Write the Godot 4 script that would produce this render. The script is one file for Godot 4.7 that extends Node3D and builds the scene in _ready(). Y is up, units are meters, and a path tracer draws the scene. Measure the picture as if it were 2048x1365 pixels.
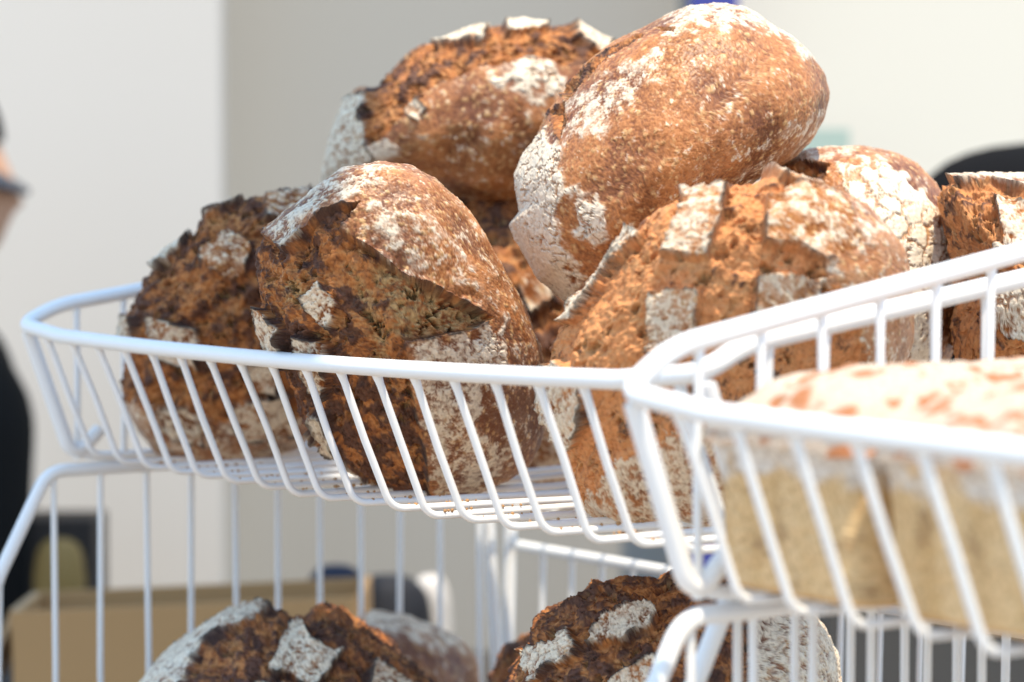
extends Node3D
# Crusty loaves in stacked white wire baskets, close-up with a long lens.

const EYE := Vector3(0.0, 1.42, 0.0)
const FOCAL := 5116.9          # focal length in photo pixels (2048 wide)
const PITCH := 0.04501         # camera looks down by this much
const YAW := 0.94401           # how far the baskets are turned from the camera

var mats := {}
var names := {}
var jobs: Array = []

# ---------------------------------------------------------------- helpers

func numbered(called: String) -> String:
	var k: int = names.get(called, 0)
	names[called] = k + 1
	return called if k == 0 else "%s_%03d" % [called, k]

func tag(o: Node, label: String, category: String, group := "") -> void:
	o.set_meta("label", label)
	o.set_meta("category", category)
	if group != "":
		o.set_meta("group", group)

func thing(called: String, label: String, category: String, at: Vector3, group := "") -> Node3D:
	var o := Node3D.new()
	o.name = numbered(called)
	add_child(o)
	o.position = at
	tag(o, label, category, group)
	return o

func part(called: String, mesh: Mesh, m: Material, parent: Node) -> MeshInstance3D:
	var o := MeshInstance3D.new()
	o.name = called
	o.mesh = mesh
	o.material_override = m
	parent.add_child(o, true)
	return o

func setting(called: String, mesh: Mesh, m: Material, at: Vector3) -> MeshInstance3D:
	var o := MeshInstance3D.new()
	o.name = numbered(called)
	o.mesh = mesh
	o.material_override = m
	add_child(o)
	o.position = at
	o.set_meta("kind", "structure")
	return o

func mat(c: Color, rough: float, spec := 0.5) -> StandardMaterial3D:
	var m := StandardMaterial3D.new()
	m.albedo_color = c.linear_to_srgb()
	m.roughness = rough
	m.metallic_specular = spec
	return m

func vmat(rough: float, spec := 0.4) -> StandardMaterial3D:
	var m := StandardMaterial3D.new()
	m.vertex_color_use_as_albedo = true
	m.roughness = rough
	m.metallic_specular = spec
	return m

# grain finer than the mesh: colour speckle and relief, wrapped round the loaf's own axes
func grained(m: StandardMaterial3D, kind: int, freq: float, dark: Color, relief: float, tile: float, sd: int) -> StandardMaterial3D:
	var n := noise(kind, freq, 4, sd)
	var t := NoiseTexture2D.new()
	t.width = 1024
	t.height = 1024
	t.seamless = true
	t.noise = n
	var g := Gradient.new()
	g.set_color(0, dark.linear_to_srgb())
	g.set_color(1, Color(1, 1, 1))
	g.set_offset(0, 0.12)
	g.set_offset(1, 0.50)
	t.color_ramp = g
	m.albedo_texture = t
	var hgt := NoiseTexture2D.new()
	hgt.width = 1024
	hgt.height = 1024
	hgt.seamless = true
	hgt.noise = n
	m.heightmap_enabled = true
	m.heightmap_texture = hgt
	m.heightmap_scale = relief
	m.uv1_triplanar = true
	m.uv1_scale = Vector3.ONE / tile
	return m

func noise(kind: int, freq: float, octaves: int, sd: int) -> FastNoiseLite:
	var n := FastNoiseLite.new()
	n.noise_type = kind
	n.frequency = freq
	n.seed = sd
	n.fractal_type = FastNoiseLite.FRACTAL_FBM if octaves > 1 else FastNoiseLite.FRACTAL_NONE
	n.fractal_octaves = octaves
	return n

# a photo pixel at a given depth in front of the camera
func un(px: float, py: float, z: float) -> Vector3:
	var c := cos(PITCH)
	var s := sin(PITCH)
	var u := -(py - 682.5) / FOCAL * z
	return EYE + Vector3((px - 1024.0) / FOCAL * z, u * c - z * s, -u * s - z * c)

func box(size: Vector3) -> BoxMesh:
	var b := BoxMesh.new()
	b.size = size
	return b

# rounds the corners of a polyline
func fillet(pts: Array, rad: float, closed := false, steps := 7) -> PackedVector3Array:
	var out := PackedVector3Array()
	var n := pts.size()
	for i in n:
		if not closed and (i == 0 or i == n - 1):
			out.append(pts[i])
			continue
		var p: Vector3 = pts[i]
		var a: Vector3 = pts[(i + n - 1) % n]
		var b: Vector3 = pts[(i + 1) % n]
		var ra: float = minf(rad, a.distance_to(p) * 0.49)
		var rb: float = minf(rad, b.distance_to(p) * 0.49)
		if (a - p).normalized().dot((b - p).normalized()) < -0.995:
			out.append(p)
			continue
		var q0: Vector3 = p + (a - p).normalized() * ra
		var q1: Vector3 = p + (b - p).normalized() * rb
		for k in steps + 1:
			var t := float(k) / steps
			out.append(q0.lerp(p, t).lerp(p.lerp(q1, t), t))
	return out

# a round bar swept along a path
func tube(path: PackedVector3Array, radius: float, sides := 12, closed := false, welded := false) -> ArrayMesh:
	var v := PackedVector3Array()
	var nn := PackedVector3Array()
	var ix := PackedInt32Array()
	var n := path.size()
	var up := Vector3.UP
	var first := (path[1] - path[0]).normalized()
	if absf(first.dot(up)) > 0.9:
		up = Vector3.RIGHT
	var side := first.cross(up).normalized()
	for i in n:
		var r := radius
		if welded and (i < 2 or i > n - 3):
			r *= 1.45 if i == 0 or i == n - 1 else 1.2
		var t: Vector3
		if closed:
			t = (path[(i + 1) % n] - path[(i + n - 1) % n]).normalized()
		else:
			t = (path[mini(i + 1, n - 1)] - path[maxi(i - 1, 0)]).normalized()
		side = (side - t * side.dot(t)).normalized()
		var other := t.cross(side)
		for k in sides:
			var a := TAU * k / sides
			var d := side * cos(a) + other * sin(a)
			nn.append(d)
			v.append(path[i] + d * r)
	var rows := n if closed else n - 1
	for i in rows:
		for k in sides:
			var a0 := i * sides + k
			var a1 := i * sides + (k + 1) % sides
			var b0 := ((i + 1) % n) * sides + k
			var b1 := ((i + 1) % n) * sides + (k + 1) % sides
			ix.append_array([a0, b0, a1, a1, b0, b1])
	if not closed:
		for e in 2:
			var row := 0 if e == 0 else n - 1
			var c := v.size()
			var t := (path[0] - path[1]).normalized() if e == 0 else (path[n - 1] - path[n - 2]).normalized()
			v.append(path[row] + t * radius * 0.5)
			nn.append(t)
			for k in sides:
				if e == 0:
					ix.append_array([c, row * sides + k, row * sides + (k + 1) % sides])
				else:
					ix.append_array([c, row * sides + (k + 1) % sides, row * sides + k])
	var arr := []
	arr.resize(Mesh.ARRAY_MAX)
	arr[Mesh.ARRAY_VERTEX] = v
	arr[Mesh.ARRAY_NORMAL] = nn
	arr[Mesh.ARRAY_INDEX] = ix
	var m := ArrayMesh.new()
	m.add_surface_from_arrays(Mesh.PRIMITIVE_TRIANGLES, arr)
	return m

# ---------------------------------------------------------------- bread

# signed distance to a polygon, positive inside
func poly_dist(p: PackedVector2Array, x: float, y: float) -> float:
	var n := p.size()
	var best := 1e9
	var inside := false
	var j := n - 1
	for i in n:
		var a := p[i]
		var b := p[j]
		var ex := b.x - a.x
		var ey := b.y - a.y
		var wx := x - a.x
		var wy := y - a.y
		var t := clampf((wx * ex + wy * ey) / (ex * ex + ey * ey + 1e-6), 0.0, 1.0)
		var dx := wx - ex * t
		var dy := wy - ey * t
		var d := dx * dx + dy * dy
		if d < best:
			best = d
		if (a.y > y) != (b.y > y) and x < ex * (y - a.y) / ey + a.x:
			inside = not inside
		j = i
	return sqrt(best) if inside else -sqrt(best)

func poly(flat: Array) -> PackedVector2Array:
	var p := PackedVector2Array()
	for i in range(0, flat.size(), 2):
		p.append(Vector2(flat[i], flat[i + 1]))
	return p

# Outline -> table of radii (photo pixels) over 720 directions
func polar(outline: PackedVector2Array, c: Vector2) -> PackedFloat32Array:
	var t := PackedFloat32Array()
	t.resize(720)
	for k in 720:
		var a := TAU * k / 720.0
		var d := Vector2(cos(a), -sin(a))
		var far := 10.0
		var n := outline.size()
		for i in n:
			var p := outline[i] - c
			var e := outline[(i + 1) % n] - outline[i]
			var den := d.x * e.y - d.y * e.x
			if absf(den) < 1e-6:
				continue
			var s := (p.x * e.y - p.y * e.x) / den
			var u := (p.x * d.y - p.y * d.x) / den
			if u >= -0.001 and u <= 1.001 and s > far:
				far = s
		t[k] = far
	return t

func smooth_table(t: PackedFloat32Array, w: int) -> PackedFloat32Array:
	var o := PackedFloat32Array()
	o.resize(720)
	for k in 720:
		var s := 0.0
		for d in range(-w, w + 1):
			s += t[(k + d + 720) % 720]
		o[k] = s / (2 * w + 1)
	return o

# Works out one loaf's vertices; runs on worker threads and touches no nodes.
func knead(job: int) -> void:
	var L: Dictionary = jobs[job]
	var sd: int = 31 + job * 17
	var c := Vector2(L.c[0], L.c[1])
	var z: float = L.z
	var mpp := z / FOCAL
	var thick: float = L.thick
	var tilt: float = L.get("tilt", 0.0)
	var lean: float = L.get("lean", 0.0)
	var raw := polar(poly(L.outline), c)
	var rt := smooth_table(raw, 2)
	var rs := smooth_table(raw, 30)
	var N: int = L.n
	var base_kind: int = {"crust": 0, "crumb": 1}[L.base]
	var base_flour: float = L.get("flour", 0.0)
	var burnt: float = L.get("burnt", 0.5)
	var toast: float = L.get("toast", 0.5)
	var rough: float = L.get("rough", 1.0)
	var gcos := cos(deg_to_rad(L.get("grain", -60.0)))
	var gsin := sin(deg_to_rad(L.get("grain", -60.0)))
	var tear: float = L.get("tear", 4.0)
	# regions: kind 0 crust, 1 crumb, 2 raised crust patch, 3 extra flour
	var regs := L.regions as Array
	var rp: Array[PackedVector2Array] = []
	var rk := PackedInt32Array()
	var rf := PackedFloat32Array()
	var rsoft := PackedInt32Array()
	var rb: Array[Rect2] = []
	for r in regs:
		var p := poly(r.p)
		rp.append(p)
		rk.append({"crust": 0, "crumb": 1, "patch": 2, "flour": 3, "scorch": 4, "pale": 5}[r.k])
		rf.append(r.get("f", 0.4))
		rsoft.append(1 if r.get("soft", false) else 0)
		var bb := Rect2(p[0], Vector2.ZERO)
		for q in p:
			bb = bb.expand(q)
		rb.append(bb.grow(40.0))
	var low := noise(FastNoiseLite.TYPE_SIMPLEX_SMOOTH, 0.022, 2, sd)
	var mid := noise(FastNoiseLite.TYPE_SIMPLEX_SMOOTH, 0.07, 3, sd + 1)
	var fine := noise(FastNoiseLite.TYPE_SIMPLEX_SMOOTH, 0.40, 2, sd + 2)
	var ridge := noise(FastNoiseLite.TYPE_SIMPLEX_SMOOTH, 0.075, 2, sd + 3)
	ridge.fractal_type = FastNoiseLite.FRACTAL_RIDGED
	var cell := noise(FastNoiseLite.TYPE_CELLULAR, 0.26, 1, sd + 4)
	cell.cellular_return_type = FastNoiseLite.RETURN_DISTANCE
	var hole := noise(FastNoiseLite.TYPE_CELLULAR, 0.14, 1, sd + 5)
	hole.cellular_return_type = FastNoiseLite.RETURN_DISTANCE
	hole.cellular_jitter = 1.2
	var crack := noise(FastNoiseLite.TYPE_CELLULAR, L.get("crack", 0.14), 1, sd + 6)
	crack.cellular_return_type = FastNoiseLite.RETURN_DISTANCE2_SUB
	var speck := noise(FastNoiseLite.TYPE_SIMPLEX_SMOOTH, 0.16, 3, sd + 7)
	var nv := (N + 1) * (N + 1)
	var pos := PackedVector3Array()
	pos.resize(nv)
	var col := PackedColorArray()
	col.resize(nv)
	var reg := PackedInt32Array()
	reg.resize(nv)
	var crumb_a := Vector3(0.54, 0.205, 0.058).lerp(Vector3(0.75, 0.335, 0.135), clampf((toast - 0.55) * 2.5, 0.0, 1.0))
	var crumb_d := Vector3(0.13, 0.047, 0.024).lerp(Vector3(0.36, 0.12, 0.045), clampf((toast - 0.55) * 2.5, 0.0, 1.0))
	var crumb_p := Vector3(0.50, 0.37, 0.18)
	var crust_a := Vector3(0.53, 0.215, 0.070)
	var crust_b := Vector3(0.17, 0.054, 0.018)
	var blist := Vector3(0.70, 0.42, 0.18)
	var flour_c := Vector3(0.83, 0.745, 0.59)
	var char_c := Vector3(0.042, 0.028, 0.027)
	var char_b := Vector3(0.078, 0.037, 0.028)
	var split := 0.92
	for j in N + 1:
		for i in N + 1:
			var a := 2.0 * i / N - 1.0
			var b := 2.0 * j / N - 1.0
			var r := 0.0
			var ph := 0.0
			if a == 0.0 and b == 0.0:
				r = 0.0
			elif absf(a) > absf(b):
				r = a
				ph = PI / 4.0 * b / a
			else:
				r = b
				ph = PI / 2.0 - PI / 4.0 * a / b
			if r < 0.0:
				r = -r
				ph += PI
			ph = fposmod(ph, TAU)
			var th := pow(r / split, 1.06) * 1.76 if r < split else 1.76 + (r - split) / (1.0 - split) * (PI - 1.76)
			var fk := ph / TAU * 720.0
			var k0 := int(fk) % 720
			var k1 := (k0 + 1) % 720
			var kt := fk - floorf(fk)
			var R1 := lerpf(rt[k0], rt[k1], kt)
			var R2 := lerpf(rs[k0], rs[k1], kt)
			var st := sin(th)
			var ct := cos(th)
			var s6 := pow(maxf(st, 0.0), 10.0)
			var R := lerpf(R2, R1, s6)
			var se := pow(maxf(st, 0.0), 0.9)
			var lat := R * se
			var cp := cos(ph)
			var sp := sin(ph)
			var zz := thick * (pow(absf(ct), 0.92) * signf(ct))
			var p := Vector3(lat * cp * mpp, lat * sp * mpp, zz)
			var Rm := R * mpp
			var nrm := Vector3(p.x / (Rm * Rm), p.y / (Rm * Rm), p.z / (thick * thick)).normalized()
			var g := se if th <= PI / 2 else 1.0 + (th - PI / 2) * 0.9
			# noise runs over the loaf's own surface, in millimetres
			var mx := p.x * 1000.0
			var my := p.y * 1000.0
			var mz := p.z * 1000.0
			var nl := low.get_noise_3d(mx, my, mz)
			var nm := mid.get_noise_3d(mx, my, mz)
			var nf := fine.get_noise_3d(mx, my, mz)
			var qx := c.x + g * R1 * cp + nm * 6.0 + nf * 1.5
			var qy := c.y - g * R1 * sp + nl * 5.0 + nf * 1.5
			var kind := base_kind
			var fl := base_flour
			var id := -1
			var edge := 99.0        # distance to the nearest torn edge, photo px
			var soft := false
			var sc_add := 0.0
			var pale_add := 0.0
			for m in rp.size():
				if not rb[m].has_point(Vector2(qx, qy)):
					continue
				var dd := poly_dist(rp[m], qx, qy)
				if rk[m] == 4:
					sc_add = maxf(sc_add, rf[m] * smoothstep(-25.0, 20.0, dd + nm * 30.0))
					continue
				if rk[m] == 5:
					pale_add = maxf(pale_add, rf[m] * smoothstep(-12.0, 12.0, dd + nm * 20.0))
					continue
				if rsoft[m]:
					dd += nm * 26.0 + nf * 10.0
				if rk[m] == 3:
					fl = maxf(fl, rf[m] * smoothstep(-22.0, 14.0, dd + nm * 26.0))
					continue
				if dd > 0.0:
					kind = rk[m]
					id = m
					fl = rf[m]
					edge = dd
					soft = rsoft[m] == 1
				elif -dd < edge:
					edge = -dd
					soft = rsoft[m] == 1
			var h := nl * 0.0022
			var cc: Vector3
			var ns := speck.get_noise_3d(mx, my, mz)
			if kind == 1:
				# torn crumb: skins and ridges, open bubbles, strands drawn out across the tear
				var nr := ridge.get_noise_3d(mx + nm * 9.0, my + nf * 1.5, mz)
				var ng := fine.get_noise_3d(mx * 0.35 + 90.0, my * 0.9, mz * 0.6 + nm * 3.0)
				var ho := hole.get_noise_3d(mx + nm * 6.0, my * 0.8, mz + nf * 1.5) + 1.0
				var zone := smoothstep(-0.10, 0.25, mid.get_noise_3d(mx * 0.6 + 300.0, my * 0.6, mz * 0.6) + pale_add * 0.5)
				var pit := (1.0 - smoothstep(0.24, 0.42, ho + nf * 0.18)) * zone
				var big := 1.0 - smoothstep(0.06, 0.26, absf(mid.get_noise_3d(mx * 0.7, my * 0.7 + 200.0, mz * 0.7)))
				# layers torn one from another: shelves with crisp lips running along the tear
				var gu := mx * gcos + my * gsin
				var gv := my * gcos - mx * gsin
				var lay := mid.get_noise_3d(gu * 0.38 + nf * 0.6, gv * 0.85 + ng * 0.8, mz * 0.6 + 70.0) * 4.2
				var fr := lay - floorf(lay)
				var shelf := (floorf(lay) + smoothstep(0.25, 0.50, fr)) / 4.2
				var lip := smoothstep(0.42, 0.52, fr) * (1.0 - smoothstep(0.55, 0.85, fr))
				h += -0.0050 * smoothstep(0.0, 60.0 if soft else tear, edge) + (nr * 0.0007 + shelf * 0.0052 + nm * 0.0014 + nf * 0.0003 + ng * 0.0003 - big * 0.0014) * rough - pit * 0.0058 * minf(1.0, rough + 0.2) - pale_add * 0.004
				var t := clampf(0.42 + nr * 0.22 + lip * 0.15 + shelf * 0.3 + nf * 0.22 + ng * 0.55 + big * 0.35 + (toast - 0.5) * 1.3, 0.0, 1.0)
				cc = crumb_d.lerp(crumb_a, t)
				cc = cc.lerp(crumb_p * (0.85 + nf * 0.4 + ng * 0.4), clampf(zone * 0.15 + pit * 0.5 + big * 0.15 + pale_add * 0.75, 0.0, 0.85) * smoothstep(-0.45, 0.25, ng + ns * 0.5 + 0.1))
				var scorch := smoothstep(0.62 - burnt, 0.84 - burnt, nl * 0.5 + nm * 0.8 + nf * 0.10 + ng * 0.12 + 0.20 - pit * 0.5 - big * 0.15 + sc_add - pale_add * 0.5 + lip * 0.22)
				cc = cc.lerp(char_b * (1.0 + nf * 0.4 + ng * 0.5), scorch * 0.88)
				if edge < 9.0 and not soft:
					cc = cc.lerp(char_c, (1.0 - edge / 9.0) * smoothstep(-0.3, 0.2, nm + burnt * 0.3) * (0.3 + burnt))
			else:
				var ce := cell.get_noise_3d(mx + nf * 1.6, my * 0.75, mz) + 1.0
				var bl := 1.0 - smoothstep(0.20, 0.50, ce + nf * 0.12)
				var gr := fine.get_noise_3d(mx * 1.5, my * 1.5 + 40.0, mz * 1.5)
				var t := clampf(0.5 + nl * 0.75 + nm * 0.40 + nf * 0.55 + gr * 0.35 + (toast - 0.5) - sc_add * 1.3, 0.0, 1.0)
				cc = crust_b.lerp(crust_a, t)
				var bw := smoothstep(-0.30, 0.22, ns + nf * 0.25)
				cc = cc.lerp(blist * (1.0 + gr * 0.2), bl * bw * 0.85)
				h += bl * bw * 0.00035 + nf * 0.00022 + gr * 0.00012 + nm * 0.0006
				# flour: thick where fl is high, breaking up into specks where it is low
				var thr := 1.05 - fl
				var cover := smoothstep(thr - 0.20, thr + 0.16, 0.5 + ns * 0.50 + nm * 0.36 + nf * 0.26 + gr * 0.18)
				cover = maxf(cover * (0.80 + 0.18 * smoothstep(0.5, 0.8, fl)), smoothstep(0.10, 0.8, fl) * 0.70 * smoothstep(-0.5, 0.55, gr * 0.8 + nm * 1.2))
				if cover > 0.0:
					var ck := crack.get_noise_3d(mx + nm * 4.0 + nf * 1.5, my + nf * 1.6, mz) + 1.0
					var wide := 0.07 + 0.10 * smoothstep(-0.2, 0.4, nm)
					var open := 1.0 - smoothstep(0.015, wide, ck)
					open *= smoothstep(0.55, 0.78, fl) * smoothstep(-0.35, 0.05, nl + ns * 0.6)
					h += cover * 0.0010 * smoothstep(0.4, 0.8, fl) - open * cover * 0.0018
					cc = cc.lerp(flour_c * (1.0 + nf * 0.08 + gr * 0.12), cover * (1.0 - 0.88 * open))
				if id >= 0 and not soft:
					var lipn := smoothstep(-0.35, 0.3, nm)
					h += 0.0026 * exp(-edge / 9.0) * lipn
					var band := 2.0 + 5.0 * lipn
					if edge < band:
						cc = cc.lerp(char_c, (1.0 - smoothstep(band * 0.35, band, edge)) * (0.15 + 0.45 * burnt + 0.55 * smoothstep(-0.2, 0.35, nl + nm)))
			p += nrm * h
			p.z += -tilt * p.y - lean * p.x
			pos[j * (N + 1) + i] = p
			col[j * (N + 1) + i] = Color(clampf(cc.x, 0.01, 0.9), clampf(cc.y, 0.008, 0.9), clampf(cc.z, 0.006, 0.9))
			reg[j * (N + 1) + i] = id * 4 + kind if kind != base_kind or id >= 0 else -1
	# smooth normals over the whole loaf
	var nor := PackedVector3Array()
	nor.resize(nv)
	for j in N + 1:
		for i in N + 1:
			var w := N + 1
			var e1 := pos[j * w + mini(i + 1, N)] - pos[j * w + maxi(i - 1, 0)]
			var e2 := pos[mini(j + 1, N) * w + i] - pos[maxi(j - 1, 0) * w + i]
			var q := e1.cross(e2)
			nor[j * w + i] = q.normalized() if q.length_squared() > 1e-16 else (pos[j * w + i]).normalized()
	# split into parts
	var sets := {}
	var w := N + 1
	for j in N:
		for i in N:
			var v0 := j * w + i
			var key := reg[v0]
			if not sets.has(key):
				sets[key] = PackedInt32Array()
			var s: PackedInt32Array = sets[key]
			s.append(v0)
			sets[key] = s
	var parts := []
	var keys := sets.keys()
	keys.sort()
	for key in keys:
		var cells: PackedInt32Array = sets[key]
		if cells.size() < 14:
			continue
		var map := PackedInt32Array()
		map.resize(nv)
		map.fill(-1)
		var pv := PackedVector3Array()
		var pn := PackedVector3Array()
		var pc := PackedColorArray()
		var ix := PackedInt32Array()
		for v0 in cells:
			var q := [v0, v0 + 1, v0 + w, v0 + w + 1]
			for t in 4:
				var o: int = q[t]
				if map[o] < 0:
					map[o] = pv.size()
					pv.append(pos[o])
					pn.append(nor[o])
					pc.append(col[o])
				q[t] = map[o]
			ix.append_array([q[0], q[2], q[1], q[1], q[2], q[3]])
		var kd: int = base_kind if key == -1 else key & 3
		parts.append([kd, pv, pn, pc, ix])
	L["parts"] = parts

func bake() -> void:
	var task := WorkerThreadPool.add_group_task(knead, jobs.size())
	WorkerThreadPool.wait_for_group_task_completion(task)
	for L in jobs:
		var mpp: float = L.z / FOCAL
		var low := 0.0
		for i in range(1, L.outline.size(), 2):
			low = maxf(low, L.outline[i])
		var centre := un(L.c[0], L.c[1], L.z)
		var drop: float = (low - L.c[1]) * mpp
		var turn := Basis(Vector3.RIGHT, -PITCH)
		var o := thing(L.called, L.label, "bread", centre - Vector3(0, drop, 0), "country loaves piled in the wire baskets")
		for pt in L.parts:
			var arr := []
			arr.resize(Mesh.ARRAY_MAX)
			arr[Mesh.ARRAY_VERTEX] = pt[1]
			arr[Mesh.ARRAY_NORMAL] = pt[2]
			arr[Mesh.ARRAY_COLOR] = pt[3]
			arr[Mesh.ARRAY_INDEX] = pt[4]
			var m := ArrayMesh.new()
			m.add_surface_from_arrays(Mesh.PRIMITIVE_TRIANGLES, arr)
			var kd: int = pt[0]
			var q := part(["crust", "crumb", "crust_patch"][kd], m, [mats.crust, mats.crumb, mats.patch][kd], o)
			q.transform = Transform3D(turn, Vector3(0, drop, 0))

func loaf(d: Dictionary) -> void:
	jobs.append(d)

# A loaf baked in a tin: flat sides, domed and floured top. Axes: x along the shelf front, z to the front.
func tin_loaf(o: Node3D, size: Vector3, dome: float, sd: int) -> void:
	var N := 150
	var mid := noise(FastNoiseLite.TYPE_SIMPLEX_SMOOTH, 0.035, 3, sd)
	var fine := noise(FastNoiseLite.TYPE_SIMPLEX_SMOOTH, 0.3, 3, sd + 1)
	var streak := noise(FastNoiseLite.TYPE_SIMPLEX_SMOOTH, 0.05, 3, sd + 2)
	var w := N + 1
	for face in 2:
		var v := PackedVector3Array()
		var pc := PackedColorArray()
		for j in w:
			for i in w:
				var p: Vector3
				var top := face == 1
				if top:
					var x := 2.0 * i / N - 1.0
					var z := 2.0 * j / N - 1.0
					var ex := signf(x) * (1.0 - pow(1.0 - absf(x), 1.5))
					var ez := signf(z) * (1.0 - pow(1.0 - absf(z), 1.5))
					var d := (1.0 - pow(absf(ex), 3.2)) * (1.0 - pow(absf(ez), 6.0))
					var bulge := 1.04 - 0.03 * d
					var big := maxf(maxf(absf(ex), absf(ez)), 1e-4)
					bulge *= pow(maxf(pow(absf(ex) / big, 9.0) + pow(absf(ez) / big, 9.0), 1.0), -1.0 / 9.0)
					p = Vector3(ex * size.x * 0.5 * bulge, size.y - 0.010 + (dome + 0.010) * pow(maxf(d, 0.0), 0.55), ez * size.z * 0.5 * bulge)
				else:
					# the four sides as one band round the loaf
					var a := TAU * i / N
					var ca := cos(a)
					var sa := sin(a)
					var k := pow(pow(absf(ca), 9.0) + pow(absf(sa), 9.0), -1.0 / 9.0)
					var t := float(j) / N
					var taper := 0.95 + 0.05 * t + 0.04 * smoothstep(0.72, 1.0, t)
					if t < 0.04:
						taper *= 0.97 + 0.75 * t
					p = Vector3(ca * k * size.x * 0.5 * taper, size.y * t, -sa * k * size.z * 0.5 * taper)
				var mm := p * 1000.0
				var nm := mid.get_noise_3dv(mm)
				var nf := fine.get_noise_3dv(mm)
				var ns := streak.get_noise_3d(mm.x, mm.y * 0.12, mm.z)
				var cc: Vector3
				if top:
					var br := streak.get_noise_3d(mm.x * 0.55, mm.y, mm.z * 1.1 + nm * 30.0)
					cc = Vector3(0.42, 0.18, 0.085).lerp(Vector3(0.60, 0.495, 0.395), smoothstep(-0.30, 0.04, br + nf * 0.14 + nm * 0.25 + 0.05))
					p.y += nm * 0.0035 + nf * 0.0006
				else:
					var t := float(j) / N
					cc = Vector3(0.64, 0.42, 0.19).lerp(Vector3(0.78, 0.56, 0.30), clampf(0.5 + ns * 1.0 + nf * 0.5, 0.0, 1.0))
					cc = cc.lerp(Vector3(0.25, 0.13, 0.05), smoothstep(0.2, 0.5, nm + nf * 0.35) * 0.5)
					var fl := smoothstep(0.66, 0.74, t + nm * 0.13 + nf * 0.05)
					cc = cc.lerp(Vector3(0.76, 0.73, 0.68) * (1.0 + nf * 0.2), fl * (0.9 - 0.7 * smoothstep(0.15, 0.35, ns + nf * 0.4)))
					var nrm := Vector3(p.x, 0, p.z).normalized()
					p += nrm * (nf * 0.0007 + ns * 0.0008 + nm * 0.001)
				v.append(p)
				pc.append(Color(clampf(cc.x, 0.01, 0.9), clampf(cc.y, 0.01, 0.9), clampf(cc.z, 0.01, 0.9)))
		var st := SurfaceTool.new()
		st.begin(Mesh.PRIMITIVE_TRIANGLES)
		st.set_smooth_group(0)
		for k in v.size():
			st.set_color(pc[k])
			st.add_vertex(v[k])
		for j in N:
			for i in N:
				var q := j * w + i
				if face == 1:
					for e in [q, q + 1, q + w, q + 1, q + w + 1, q + w]:
						st.add_index(e)
				else:
					for e in [q, q + w, q + 1, q + 1, q + w, q + w + 1]:
						st.add_index(e)
		st.generate_normals()
		part("side_crust" if face == 0 else "top_crust", st.commit(), mats.crumb if face == 0 else mats.patch, o)

# ---------------------------------------------------------------- wire baskets

const LEN := 0.70      # along the front
const DEEP := 0.425    # front to back
const HIGH := 0.0866   # front rim above the floor
const INSET := 0.034   # the front leans back by this much at the floor

func sag(s: float, amount: float) -> float:
	return -4.0 * (s / LEN) * (1.0 - s / LEN) * amount

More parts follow.
